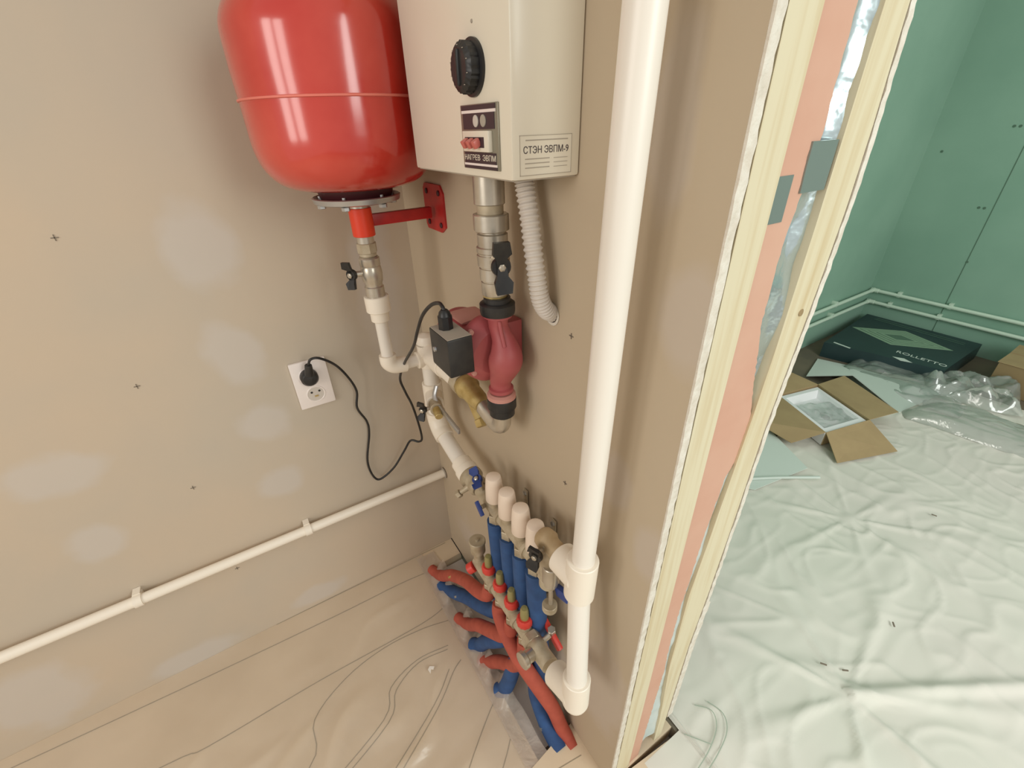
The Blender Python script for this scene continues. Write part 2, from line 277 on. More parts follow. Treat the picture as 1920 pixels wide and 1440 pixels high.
# clear film over the boards, draped over the pipe ends
def grid(nx, ny, fn): 
    vs = [fn(i/nx, j/ny) for j in range(ny+1) for i in range(nx+1)]
    return MB().add(vs, [(j*(nx+1)+i, j*(nx+1)+i+1, (j+1)*(nx+1)+i+1, (j+1)*(nx+1)+i) for j in range(ny) for i in range(nx)], True)
def wr(x, y):
    d = x*.55-y*.9; e = x*.9+y*.5
    return max(0, noise.noise((d*4+2, e*16+noise.noise((x*5, y*5, 4))*1.6, 0)))**1.3*.035+abs(noise.noise((x*12, y*12, 5)))*.004
def f1(u, v):
    x = .003+1.5*u; y = -1.9+1.775*v; k = max(0, min(1, (x-.05)/.3))*max(0, min(1, (-.13-y)/.1))*max(0, min(1, (1.1-x)/.3))
    return (x, y, .0026+k*wr(x, y))
fm = tag(grid(150, 170, f1).build('plastic_film', 'film'), 'clear crinkled plastic film spread over the beige floor boards', 'film')
def f2(u, v):
    x = .02+.73*u; y = -.150+.066*v+(.012*noise.noise((x*9, 0, 2))+.008*math.sin(x*9))*v; b = 0
    for (px, rr) in [(.13, .021), (.20, .023), (.335, .021), (.425, .023), (.478, .021), (.562, .023)]:
        k = (x-px+(y+.104)*.6)/rr; b = max(b, math.exp(-k*k*k*k*.35))
    return (x, y, .0035+b*.040*max(0, min(1, (y+.140)/.045)))
grid(200, 16, f2).build('film_edge', 'filmm', fm)
MB().poly([(.40, -.245, .009), (.406, -.25, .009), (.402, -.256, .009), (.412, -.262, .009), (.398, -.264, .009), (.392, -.256, .009)], (0, 0, 1), .002).build('torn_scrap', 'white', fm)
# drop cloth in the far room
def dc(x, y):
    h = 0
    for (cx, cy, R0, n, ph, am) in [(1.078, .67, .5, 7, .35, .009), (.78, 1.33, .45, 8, 1.2, .007)]:
        dx = x-cx; dy = y-cy; r = math.hypot(dx, dy); a = math.atan2(dy, dx)
        rd = max(0, math.cos(a*n+ph+.8*noise.noise((a*2, cx, 0))))**5
        h += am*rd*min(1, r/.08)*math.exp(-(r/R0)**2)
        h += .007*math.exp(-(r/.025)**2)
    dx, dy = x-1.078, y-.67; L = math.hypot(.25, .42); t = (dx*.25+dy*.42)/L; s = (-dx*.42+dy*.25)/L
    if t > 0: h += .016*math.exp(-(s/.018)**2)*math.exp(-(t/.8)**2)
    w1 = 1 if x < 1.2 else max(.15, 1-(x-1.2)*2)
    q = noise.noise((x*7+2*noise.noise((x*3, y*3, 1)), y*6, 3)); h += w1*.005*max(0, 1-abs(q)*4)**2
    q = noise.noise((x*11, y*5+1.5*noise.noise((x*4, y*4, 9)), 8)); h += w1*.0025*max(0, 1-abs(q)*4)**2
    h += .006*noise.noise((x*2.5, y*2.5, 0))+.004
    return h
def f3(u, v):
    x = .886+2.0*u; y = .10+2.75*v
    if y > .225: x = x-(.886-.33)*(1-u)*min(1, (y-.225)/.01)
    return (x, y, .004+max(0, dc(x, y))*min(1, v*12)*min(1, u*8+.2))
dcl = tag(grid(300, 330, f3).build('drop_cloth', 'cloth'), 'pale crumpled white sheet covering the floor of the green room', 'drop cloth')
for p in [[(.872, .30), (.905, .325), (.935, .305), (.955, .25), (.965, .19), (.975, .12)], [(.885, .335), (.925, .345), (.955, .318), (.972, .26), (.982, .19), (.992, .13)], [(.90, .225), (.95, .262)]]:
    q = [(x, y, dc(x, y)*min(1, ((y-.1)/2.75)*12)+.009) for x, y in p]
    MB().ribbon(q, .0022, .0005).build('pen_line', 'penl', dcl)
for (x, y, a, l) in [(1.003, .687, .6, 'dark splinter left of the star-shaped crease, nearest the wall end'), (1.044, .724, .9, 'dark splinter just behind the centre of the star-shaped crease'), (1.058, .98, 2.2, 'faint splinter lying alone on the smooth bright part of the sheet'), (.95, 1.6, .3, 'tiny dark speck on the sheet between plastic bag and star crease')]:
    tag(MB().box((x, y, .013+dc(x, y)), (.016, .004, .003), Matrix.Rotation(a, 3, 'Z'), .0008).build('wood_splinter', 'pencil'), l, 'debris', 'splinters on the white sheet')
# ------------------------------------------------------------------ expansion tank
TX, TY = .205, -.16
def rbody(r, h, r0=.05, zb=0, n=10): pass
tk = thing('expansion_tank', (TX, TY, 1.26), 'red enamelled round expansion tank hanging beside the cream boiler', 'tank')
RT_ = .152; prof = []
for i in range(17):
    a = math.pi/2*i/16; prof.append((.068+(RT_-.068)*math.sin(a)**.75, 1.268+.085*(1-math.cos(a)**.85)))
prof += [(RT_, 1.40), (RT_+.001, 1.44), (RT_, 1.485)]
for i in range(1, 15):
    a = math.pi/2*i/14; prof.append((RT_*math.cos(a)**.8+1e-5, 1.485+.085*math.sin(a)))
MB().lathe(prof, (TX, TY, 0), seg=96).build('shell', 'red', tk)
MB().lathe([(RT_-.002, 1.4005), (RT_+.0025, 1.402), (RT_+.0028, 1.4045), (RT_-.002, 1.406)], (TX, TY, 0), seg=96, wob=lambda a, h: 1+.002*math.sin(a*9)).build('weld_seam', 'seam', tk)
MB().lathe([(.062, 1.2495), (.066, 1.256), (.070, 1.272)], (TX, TY, 0), seg=48).build('neck', 'dark', tk)  # shade of the recess above the flange, put into the neck's dark colour
MB().lathe([(.03, 1.2425), (.070, 1.2425), (.078, 1.2450), (.0800, 1.2535), (.0775, 1.2550), (.074, 1.2490), (.03, 1.2470)], (TX, TY, 0), seg=64).build('flange', 'galv', tk)
for k in range(6):
    a = k*math.pi/3+.45; x = TX+.066*math.cos(a); y = TY+.066*math.sin(a)
    MB().hexa((x, y, 1.2355), (x, y, 1.2425), .0075).cyl((x, y, 1.2455), (x, y, 1.258), .0035, seg=12).build('bolt', 'galv', tk)
MB().cyl((TX, TY, 1.228), (TX, TY, 1.246), .019).build('outlet_stub', 'nickel', tk)
# bracket
bk = thing('tank_bracket', (.195, -.001, 1.21), 'red steel wall bracket with orange sleeve carrying the tank', 'bracket')
MB().lathe([(.0205, 1.18), (.0215, 1.181), (.0215, 1.231), (.0205, 1.232)], (TX, TY, 0), seg=32).build('sleeve', 'orange', bk)
MB().box((.200, -.078, 1.207), (.014, .13, .022), Matrix.Rotation(.05, 3, 'Z'), .002).build('arm', 'redb', bk)
MB().cyl((.607, -.0012, 1.106), (.607, -.0002, 1.106), .0165, seg=20).build('hole_shadow', 'cavity', wb)
MB().poly([(.145, -.004, 1.178), (.152, -.004, 1.168), (.225, -.004, 1.168), (.245, -.004, 1.18), (.245, -.004, 1.245), (.232, -.004, 1.26), (.155, -.004, 1.26), (.145, -.004, 1.25)], (0, 1, 0), .004).build('plate', 'redb', bk)
for (x, z) in [(.165, 1.245), (.226, 1.245), (.165, 1.183), (.226, 1.183)]: MB().cyl((x, -.0035, z), (x, -.0065, z), .0055, seg=14).build('screw', 'dark', bk)
def butterfly(c, ax, sp, L, m, parent, w=.017, th=.006, screw=True):
    """two-winged valve handle: hub at c turning about ax, wings along sp"""
    c = Vector(c); z = Vector(ax).normalized(); x = Vector(sp).normalized(); x = (x-z*x.dot(z)).normalized(); y = z.cross(x); Rm = Matrix((x, y, z)).transposed()
    mb = MB().lathe([(w*.5, -.003), (w*.55, 0), (w*.5, .006)], c, z, 20)
    for sgn in (1, -1):
        pts = [(0, -w*.25), (L*.35, -w*.3), (L*.55, -w*.5), (L, -w*.42), (L*1.02, w*.42), (L*.55, w*.5), (L*.35, w*.3), (0, w*.25)]
        mb.poly([c+Rm@Vector((a*sgn, b, (.004 if a < L*.5 else .012)-.004)) for a, b in pts], z, th)
    h = mb.build('handle', m, parent)
    if screw: MB().lathe([(.0052, .005), (.0055, .0095), (.003, .011)], c, z, 6, False).build('handle_screw', 'nickel', h)
    return h
# valve under the tank
v = thing('ball_valve', (TX, TY, 1.11), 'nickel ball valve with small black handle under the orange sleeve', 'valve')
MB().cyl((TX, TY, 1.165), (TX, TY, 1.181), .0165).build('nipple', 'nickel', v)
MB().cyl((TX, TY, 1.147), (TX, TY, 1.167), .0195, seg=8).cyl((TX, TY, 1.140), (TX, TY, 1.148), .0165).build('union_nut', 'dusty', v)
MB().lathe([(.016, 1.054), (.0195, 1.056), (.0195, 1.078), (.0175, 1.08), (.0175, 1.085), (.0205, 1.092), (.0215, 1.105), (.0205, 1.118), (.019, 1.121), (.0205, 1.123), (.0205, 1.137), (.0175, 1.14)], (TX, TY, 0), seg=32).build('body', 'nickel', v)
MB().cyl((TX, TY-.015, 1.108), (TX-.004, TY-.038, 1.108), .006).build('stem', 'nickel', v)
butterfly((TX-.004, TY-.038, 1.108), (.75, -1, 0), (-.1, 0, 1), .027, 'black', v, .021)
# white pipe from the tank valve across to the vertical pipe
pp = thing('white_plastic_pipe', (TX, TY, .89), 'thin white pipe dropping from the tank valve to an elbow', 'pipe')
MB().cyl((TX, TY, 1.024), (TX, TY, 1.058), .0255).cyl((TX, TY, 1.002), (TX, TY, 1.026), .0195).build('threaded_adapter', 'whitel', pp)
MB().cyl((TX, TY, .90), (TX, TY, 1.004), .0135).build('pipe', 'white', pp)
MB().tube([(TX, TY, .918), (TX, TY, .9), (TX, TY+.012, .888), (TX, TY+.038, .884)], .019).build('elbow', 'whitel', pp)
MB().cyl((TX, TY+.03, .884), (TX, -.075, .884), .0135).build('pipe', 'white', pp)
# vertical white pipe with tees, running down to the upper manifold
vp = thing('white_plastic_pipe', (.205, -.065, .7), 'thick white pipe assembly with tees angling down to the manifold', 'pipe')
VX, VY = .205, -.065
MB().cyl((VX, VY, .862), (VX, VY, .925), .024).lathe([(.024, 0), (.024, .012), (.019, .022), (.008, .027), (0.0001, .028)], (VX, VY, .92)).cyl((VX, VY, .884), (VX, VY-.03, .884), .0205).cyl((VX, VY, .906), (VX+.045, VY, .903), .023).build('upper_tee', 'whitel', vp)
MB().cyl((VX, VY, .80), (VX, VY, .866), .019).build('pipe', 'white', vp)
MB().cyl((VX, VY, .745), (VX, VY, .815), .0245).cyl((VX, VY, .785), (VX+.06, VY-.02, .79), .021).build('lower_tee', 'whitel', vp)
MB().cyl((VX, VY, .70), (VX, VY, .75), .019).build('pipe', 'white', vp)
MB().tube([(VX, VY, .728), (VX+.001, VY, .706), (VX+.018, VY, .682), (VX+.043, VY, .671)], .0245).build('elbow', 'whitel', vp)
MB().cyl((VX+.035, VY, .673), (.345, VY, .647), .0195).build('pipe', 'white', vp)
MB().cyl((.335, VY, .649), (.362, VY, .645), .0245).cyl((.36, VY, .645), (.385, VY, .641), .0275).build('threaded_adapter', 'whitel', vp)
# drain valve on lower tee
dv = thing('drain_valve', (.27, -.09, .795), 'small brass drain valve with black handle on the white pipe tee', 'valve')
MB().cyl((.262, -.085, .79), (.30, -.095, .796), .0155).build('body', 'dusty', dv)
MB().cyl((.298, -.094, .796), (.322, -.10, .79), .011, .009).build('outlet', 'brass', dv)
MB().cyl((.278, -.09, .79), (.272, -.118, .79), .005).build('stem', 'nickel', dv)
butterfly((.272, -.118, .79), (.75, -1, 0), (0.1, 0, 1), .025, 'black', dv, .018)
# horizontal run: coupling, lever valve, strainer, elbow below the pump
st = thing('strainer_assembly', (.42, -.06, .9), 'brass strainer and plated coupling lying horizontally below the pump', 'strainer')
MB().cyl((.245, -.065, .903), (.31, -.064, .903), .027).cyl((.305, -.064, .903), (.375, -.062, .902), .024).build('coupling', 'whitel', st)
MB().lathe([(.023, 0), (.028, .003), (.028, .020), (.024, .023)], (.37, -.062, .902), (1, 0, -.05), 8, False).build('union_nut', 'dusty', st)
MB().lathe([(.022, 0), (.025, .005), (.026, .02), (.021, .028), (.020, .06), (.018, .066), (.0155, .08)], (.392, -.062, .90), (1, 0, -.15), 32).build('body', 'brass', st)
MB().cyl((.425, -.062, .893), (.463, -.064, .853), .016, .013, seg=8).cyl((.463, -.064, .853), (.474, -.065, .842), .015, seg=6).build('filter_cap', 'brass', st)
MB().tube([(.465, -.060, .886), (.485, -.058, .876), (.515, -.056, .868), (.532, -.0555, .878), (.535, -.055, .90)], .0165, sub=8).build('elbow', 'nickel', st)
lv = MB().tube([(.262, -.075, .835), (.268, -.085, .815), (.285, -.088, .803)], .006, flat=.5).box((.345, -.0885, .797), (.115, .006, .013), Matrix.Rotation(.08, 3, 'Y'), .0015).build('lever', 'galv', st)
# ------------------------------------------------------------------ boiler
bo = thing('electric_boiler', (.51, -.002, 1.3), 'cream electric boiler with black dial mounted on the taupe wall', 'boiler')
BX0, BX1, BD, BZ0, BZ1 = .366, .6565, -.0965, 1.304, 1.66
MB().span((BX0, BD, BZ0), (BX1, -.001, BZ1), .0035).build('casing', 'cream', bo)
MB().span((BX0+.004, BD+.004, BZ0-.0012), (BX1-.004, -.003, BZ0+.002)).build('bottom_plate', 'dust_grey', bo)
kx, kz = .574, 1.416
kn = MB().lathe([(.028, 0), (.028, .003), (.024, .004)], (kx+.004, BD, kz), (0, -1, 0), 48).build('dial_base', 'black', bo)
g = MB().lathe([(.0245, .003), (.0245, .014), (.021, .017), (.0185, .018)], (kx+.002, BD, kz), (0, -1, 0), 64, wob=lambda a, h: 1+.03*math.cos(a*24)).lathe([(.0185, .017), (.017, .013), (.0001, .0125)], (kx+.002, BD, kz), (0, -1, 0), 48).box((kx+.002, BD-.016, kz), (.006, .010, .034), None, .002).build('dial_knob', 'black', bo)
for i in range(9):
    a = math.pi*(1.3-i*.2); MB().box((kx+.002+.0205*math.cos(a), BD-.0175, kz+.0205*math.sin(a)), (.0022, .0006, .0008)).build('scale_mark', 'dust_grey', g)
MB().lathe([(.002, 0), (.0015, .001)], (.581, BD, 1.457), (0, -1, 0), 12).build('screw', 'dust_grey', bo)
# switch plate
PX0, PX1, PZ0, PZ1 = .5425, .6325, 1.313, 1.3815
pl = MB().span((PX0, BD-.0025, PZ0), (PX1, BD, PZ1), .001).build('switch_plate', 'chrome', bo)
MB().span((PX0+.004, BD-.0032, PZ1-.006), (PX1-.004, BD-.002, PZ1-.001)).span((PX0+.007, BD-.0032, PZ1-.0255), (PX1-.007, BD-.002, PZ1-.009)).span((PX0+.006, BD-.0032, PZ0+.0065), (PX1-.006, BD-.002, PZ0+.0185)).span((PX0+.004, BD-.0032, PZ0+.0005), (PX1-.004, BD-.002, PZ0+.004)).build('dark_band', 'navy', pl)
for a, b_ in ((PZ1-.009, PZ1-.006), (PZ0+.004, PZ0+.0065)): MB().span((PX0+.004, BD-.0033, a), (PX1-.004, BD-.002, b_)).build('white_stripe', 'socket', pl)
br = MB().span((PX0+.012, BD-.008, PZ0+.0195), (PX1-.014, BD-.002, PZ1-.027), .001).build('breaker', 'cream', bo)
MB().span((PX0+.019, BD-.0085, PZ0+.024), (PX1-.024, BD-.006, PZ1-.0335)).build('window', 'navy', br)
for i in range(3):
    x = PX0+.027+i*.0135; MB().box((x, BD-.012, PZ0+.0285), (.008, .009, .009), Matrix.Rotation(.5, 3, 'X'), .0015).build('lever', 'lamp', br)
for i in range(2):
    x = PX0+.040+i*.018; MB().lathe([(.0065, 0), (.0062, .0012), (.004, .0016)], (x, BD-.0028, PZ1-.0172), (0, -1, 0), 24).build('pilot_lens', 'dust_grey' if i else 'conduit', pl)
text('НАГРЕВ  ЭВПМ', .0085, ((PX0+PX1)/2, BD-.0034, PZ0+.0125), (1.25, 0, 0), (0, 0, 1), 'cream', pl, ext=.0002)
# rating label on the right side
lb = MB().span((BX1, -.087, 1.3085), (BX1+.0005, -.014, 1.349)).build('rating_label', 'cream', bo)
def lbox(y0, y1, z0, z1): return MB().span((BX1+.0004, y0, z0), (BX1+.0008, y1, z1)).build('printed_line', 'dust_grey', lb)
lbox(-.087, -.014, 1.3484, 1.349); lbox(-.087, -.014, 1.3085, 1.3091); lbox(-.087, -.0864, 1.3085, 1.349); lbox(-.0146, -.014, 1.3085, 1.349); lbox(-.079, -.02, 1.3435, 1.3446)
for z in (1.325, 1.3205, 1.316): lbox(-.080, -.046, z, z+.001); lbox(-.040, -.02, z, z+.0006)
text('СТЭН ЭВПМ-9', .0100, (BX1+.0006, -.0505, 1.334), (0, .92, 0), (0, 0, 1), 'navy', lb, ext=.0002)
# ------------------------------------------------------------------ outlet valve under the boiler
AX, AY = .530, -.055
ov = thing('ball_valve', (AX, AY, 1.2), 'large nickel ball valve with black winged handle right under the boiler', 'valve')
MB().cyl((AX-.004, AY, 1.262), (AX-.004, AY, 1.303), .0225, seg=36).build('boiler_stub', 'nickel', ov)
MB().cyl((AX-.003, AY, 1.249), (AX-.003, AY, 1.264), .0195).build('nipple', 'dusty', ov)
MB().cyl((AX-.002, AY, 1.226), (AX-.002, AY, 1.250), .0265, seg=10).build('union_nut', 'nickel', ov)
MB().lathe([(.0205, 1.130), (.021, 1.1315), (.021, 1.1505), (.0195, 1.1515), (.0195, 1.153), (.0225, 1.1545), (.0225, 1.172), (.0212, 1.173), (.0212, 1.1745), (.0245, 1.176), (.0250, 1.192), (.0235, 1.193), (.0235, 1.195), (.0250, 1.1965), (.0250, 1.2035), (.0228, 1.205), (.0228, 1.222), (.0195, 1.2235), (.0195, 1.226)], (AX, AY, 0), seg=36).build('body', 'nickel', ov)
MB().cyl((AX, AY, 1.122), (AX, AY, 1.132), .0195).build('brass_ring', 'brass', ov)
ha = Vector((.93, -.30, 0)).normalized(); hp = Vector((AX, AY, 1.186))
MB().cyl(hp+ha*.015, hp+ha*.052, .0105).build('stem', 'nickel', ov)
butterfly(hp+ha*.050, ha, (.0, -.03, 1), .036, 'black', ov, .027, .009)
# ------------------------------------------------------------------ pump
PU = thing('circulation_pump', (AX, AY, 1.03), 'dusty maroon circulation pump with black terminal box below the boiler', 'pump')
PXc, PYc = .535, -.055
MB().cyl((PXc, PYc, 1.108), (PXc, PYc, 1.127), .0215).build('black_gasket', 'black', PU)
MB().lathe([(.022, 1.097), (.0275, 1.099), (.0285, 1.104), (.0285, 1.116), (.026, 1.118), (.022, 1.119)], (PXc, PYc, 0), seg=36).build('union_nut', 'black', PU)
# volute: pipe body that bulges and blends towards the outlet
MB().lathe([(.020, 1.093), (.0235, 1.094), (.0235, 1.099), (.018, 1.102)], (PXc, PYc, 0)).tube([(PXc, PYc, 1.097), (PXc+.001, PYc, 1.075), (PXc+.009, PYc+.004, 1.050), (PXc+.014, PYc+.004, 1.025), (PXc+.008, PYc+.002, 1.0), (PXc, PYc, .975), (PXc, PYc, .955)], .018, 28, 8, rf=lambda t, i: 1-.12*math.sin(min(1, t*3)*math.pi)+.62*math.exp(-((t-.55)/.19)**2)).lathe([(.018, .952), (.022, .954), (.022, .960), (.016, .963)], (PXc, PYc, 0)).build('pump_body', 'maroon', PU)
MB().tube([(PXc+.014, PYc-.006, 1.09), (PXc+.020, PYc-.006, 1.07), (PXc+.028, PYc-.006, 1.05)], .0035).build('casting_rib', 'maroon', PU)
MB().lathe([(.030, 0), (.056, .002), (.058, .006), (.058, .018), (.054, .024), (.036, .036)], (.492, -.064, 1.026), (1, 0, 0), 48, wob=lambda a, h: 1+.05*math.cos(4*a)).build('volute', 'maroon', PU)
MB().lathe([(.038, -.10), (.045, -.097), (.047, -.09), (.048, -.004), (.048, 0)], (.494, -.066, 1.024), (1, 0, 0), 48).build('motor_housing', 'maroon', PU)
MB().tube([(.420, -.066, 1.0705), (.445, -.066, 1.0705), (.480, -.066, 1.0705)], .030, 20, 4, flat=.09).build('dust_layer', 'dustp', PU)
MB().box((.515, -.022, 1.030), (.03, .034, .09), None, .003).build('rear_lug', 'maroon', PU)
for (dy, dz) in [(.038, .038), (-.038, .038), (.038, -.038), (-.038, -.038)]:
    MB().lathe([(.005, 0), (.005, .006), (.003, .007)], (.516, -.060+dy, 1.032+dz), (1, 0, 0), 6, False).build('bolt', 'dustp', PU)
MB().lathe([(.021, .950), (.0255, .947), (.026, .940), (.018, .939)], (PXc, PYc, 0)).build('dusty_gasket', 'dustp', PU)
MB().lathe([(.024, .941), (.0265, .938), (.0265, .920), (.023, .917), (.023, .904), (.020, .902)], (PXc, PYc, 0), seg=36).build('union_nut', 'black', PU)
tb = MB().span((.474, -.152, 1.012), (.545, -.108, 1.0775), .003).build('terminal_box', 'black', PU)
MB().span((.476, -.1505, 1.0775), (.5435, -.1095, 1.0784)).build('dust_layer', 'dust_grey', tb)
MB().lathe([(.005, 0), (.0045, .003), (.002, .0035)], (.493, -.152, 1.045), (0, -1, 0), 12).build('cover_screw', 'galv', tb)
MB().cyl((.497, -.131, 1.077), (.497, -.131, 1.100), .0125, seg=8).lathe([(.0105, 0), (.009, .006), (.0055, .010)], (.497, -.131, 1.100)).build('cable_gland', 'black', tb)
# cord and plug
cord = [(.497, -.131, 1.106), (.492, -.131, 1.113), (.475, -.13, 1.114), (.451, -.135, 1.104), (.412, -.138, 1.074), (.374, -.138, 1.032), (.324, -.135, .978), (.221, -.13, .893), (.14, -.124, .813), (.13, -.114, .765), (.12, -.099, .712), (.1, -.084, .632), (.082, -.076, .566), (.07, -.084, .549), (.05, -.102, .548), (.04, -.124, .512), (.03, -.16, .459), (.02, -.196, .428), (.015, -.217, .425), (.01, -.229, .458), (.01, -.229, .51), (.01, -.208, .591), (.012, -.206, .638), (.02, -.224, .696), (.02, -.215, .745), (.03, -.227, .795), (.04, -.252, .847), (.05, -.285, .881), (.05, -.306, .884), (.042, -.314, .866)]
cr = thing('power_cord', (.05, -.2, .42), 'thin black power cord looping from pump to wall socket', 'cord')
MB().tube(cord, .0032, 10, 6).build('cable', 'black', cr)
MB().cyl((.042, -.314, .868), (.036, -.317, .838), .0085, .011, seg=16).lathe([(.021, .004), (.0215, .012), (.021, .026), (.016, .032), (.004, .034)], (.0, -.318, .823), (1, 0, 0), 28).build('plug', 'black', cr)
sk = thing('wall_socket', (0, -.313, .796), 'white double wall socket with a black plug in its upper outlet', 'socket')
MB().span((.0003, -.357, .732), (.009, -.270, .864), .003).build('cover_plate', 'socket', sk)
MB().lathe([(.024, .0085), (.0225, .0102), (.0205, .0102), (.0195, .0093)], (0, -.313, .768), (1, 0, 0), 40).build('outlet_ring', 'socket', sk)
MB().lathe([(.0195, .0085), (.0195, .0094)], (0, -.313, .768), (1, 0, 0), 40).build('outlet_well', 'conduit', sk)
for dy in (-.0095, .0095): MB().cyl((.0092, -.313+dy, .775), (.0101, -.313+dy, .775), .003, seg=12).build('contact_hole', 'black', sk)
MB().box((.0100, -.313, .7625), (.0015, .009, .004)).build('earth_clip', 'brass', sk)
MB().lathe([(.024, .0085), (.0225, .0102), (.0205, .0102), (.0195, .0093)], (0, -.318, .823), (1, 0, 0), 40).build('outlet_ring', 'socket', sk)
# conduit
cp = [(.578, -.030, 1.305), (.583, -.031, 1.285), (.594, -.032, 1.25), (.604, -.033, 1.21), (.612, -.032, 1.17), (.615, -.028, 1.14), (.614, -.017, 1.12), (.607, -.000, 1.109), (.603, .012, 1.104)]
tag(MB().tube(cp, .0125, 20, 40, rf=lambda t, i: 1+.11*math.cos(i*2*math.pi/8)).build('corrugated_conduit', 'conduit'), 'grey corrugated cable conduit running from boiler into a wall hole', 'conduit')
# ------------------------------------------------------------------ heating pipe on the left wall
hp_ = thing('heating_pipe', (.026, -.9, .34), 'long white horizontal pipe clipped low along the taupe left wall', 'pipe')
MB().cyl((.026, -2.6, .352), (.026, .0, .352), .0135, seg=28).build('pipe', 'whitel', hp_)
for y in (-.440, -.846, -1.25):
    MB().lathe([(.0145, -.009), (.0168, -.009), (.0168, .009), (.0145, .009)], (.026, y, .352), (0, 1, 0), 28).box((.009, y, .352), (.017, .016, .018), None, .001).box((.012, y, .369), (.022, .016, .004)).box((.012, y, .335), (.022, .016, .004)).build('clip', 'whitel', hp_)
MB().lathe([(.0145, -.003), (.019, -.003), (.019, 0), (.0145, 0)], (.026, -.003, .352), (0, 1, 0), 28).build('wall_collar', 'dust_grey', hp_)
# ------------------------------------------------------------------ riser
rx0, rx1, ry = .8225, .835, -.09
rs = thing('riser_pipe', (rx0, ry, .42), 'thick white vertical pipe with tee, running up beside the wall end', 'pipe')
MB().cyl((.789, -.068, .76), (.808, -.059, 1.9), .0178).build('pipe', 'white', rs)
MB().cyl((.7865, -.0690, .692), (.7885, -.068, .778), .0252).cyl((.788, -.068, .733), (.737, -.068, .729), .0272).build('tee', 'whitel', rs)
MB().cyl((.821, ry, .50), (.7872, -.069, .70), .0185).build('pipe', 'white', rs)
MB().cyl((.8225, ry-.001, .432), (.8195, ry+.001, .505), .0250).lathe([(.0250, 0), (.023, .008), (.012, .013), (.0001, .014)], (.8225, ry-.001, .434), (0, 0, -1)).cyl((.822, ry, .450), (.762, ry, .422), .0265).build('elbow', 'whitel', rs)
# ------------------------------------------------------------------ manifolds
CXs = [.502, .555, .606, .656]
um = thing('upper_manifold', (.57, -.065, .6), 'plated heating manifold with four white caps and blue outlets below', 'manifold')
UY, UZ = -.065, .637
MB().cyl((.435, UY, UZ), (.70, UY, UZ), .0165, seg=28).build('bar', 'dusty', um)
for x in CXs:
    MB().lathe([(.0180, 0), (.0195, .002), (.0188, .035), (.0170, .058), (.0155, .0645), (.012, .0665), (.0001, .067)], (x, UY, .664), seg=32).build('valve_cap', 'capw', um)
    MB().cyl((x, UY, .648), (x, UY, .665), .0155).build('valve_neck', 'dusty', um)
    MB().cyl((x, UY, .600), (x, UY, .622), .0175, seg=6).cyl((x, UY, .59), (x, UY, .602), .0145).build('outlet_nut', 'dusty', um)
for x in (.531, .632):
    MB().lathe([(.0168, -.004), (.0205, -.004), (.0205, .004), (.0168, .004)], (x, UY, UZ), (1, 0, 0), 24).box((x, -.026, UZ+.012), (.012, .046, .004)).box((x, -.004, UZ+.02), (.014, .003, .05), None, .001).build('wall_clip', 'dusty', um)
    MB().lathe([(.006, 0), (.006, .003), (.003, .004)], (x, -.0055, UZ+.036), (0, -1, 0), 6, False).build('clip_screw', 'galv', um)
# left end valve, blue handle
MB().lathe([(.027, 0), (.0285, .002), (.0285, .012), (.022, .016), (.021, .03), (.0235, .034), (.0235, .045), (.0185, .050)], (.382, UY, .641), (1, 0, -.05), 32).build('end_valve', 'dusty', um)
MB().cyl((.448, UY-.003, .652), (.456, UY-.014, .690), .007).build('handle_stem', 'nickel', um)
butterfly((.456, UY-.015, .692), (.1, -.6, 1), (.75, -.1, -.45), .025, 'bluep', um, .022)
MB().cyl((.405, UY-.015, .632), (.400, UY-.036, .620), .008, .006).cyl((.400, UY-.036, .620), (.397, UY-.044, .613), .010, seg=6).build('side_drain', 'dusty', um)
MB().cyl((.482, UY-.012, .637), (.490, UY-.030, .645), .005).build('vent_stem', 'nickel', um)
MB().box((.493, UY-.034, .647), (.034, .007, .014), Matrix.Rotation(.7, 3, 'Y'), .002).build('vent_handle', 'bluep', um)
# right end: body, black handle, brass valve to the tee, drain below
MB().cyl((.702, -.068, .615), (.703, -.068, .735), .0175).cyl((.69, UY, UZ), (.71, UY, UZ), .021, seg=6).build('end_tee', 'dusty', um)
MB().lathe([(.016, 0), (.019, .004), (.021, .02), (.0165, .028), (.0165, .06)], (.680, -.068, .728), (1, 0, .04), 28).build('brass_valve', 'tan', um)
butterfly((.706, -.098, .722), (.45, -1, .0), (.1, 0, 1), .027, 'black', um, .024)
MB().cyl((.703, -.075, .722), (.706, -.098, .722), .007).build('handle_stem', 'nickel', um)
MB().cyl((.712, -.070, .640), (.712, -.070, .682), .0165).cyl((.712, -.070, .628), (.712, -.070, .64), .0135).build('air_vent', 'nickel', um)
MB().cyl((.716, -.072, .575), (.714, -.071, .632), .0045).build('drain_stem', 'nickel', um)
MB().cyl((.716, -.074, .560), (.716, -.074, .575), .0145, seg=20).build('drain_cap', 'dusty', um)
MB().box((.733, -.058, .615), (.034, .012, .022), Matrix.Rotation(-.4, 3, 'Y'), .003).build('drain_handle', 'bluep', um)
lm = thing('lower_manifold', (.57, -.09, .38), 'plated heating manifold with four sight glasses in red rings', 'manifold')
LY, LZ = -.09, .412
MB().cyl((.435, LY, LZ), (.675, LY, LZ), .0165, seg=28).build('bar', 'dusty', lm)
LXs = [.497, .55, .60, .651]
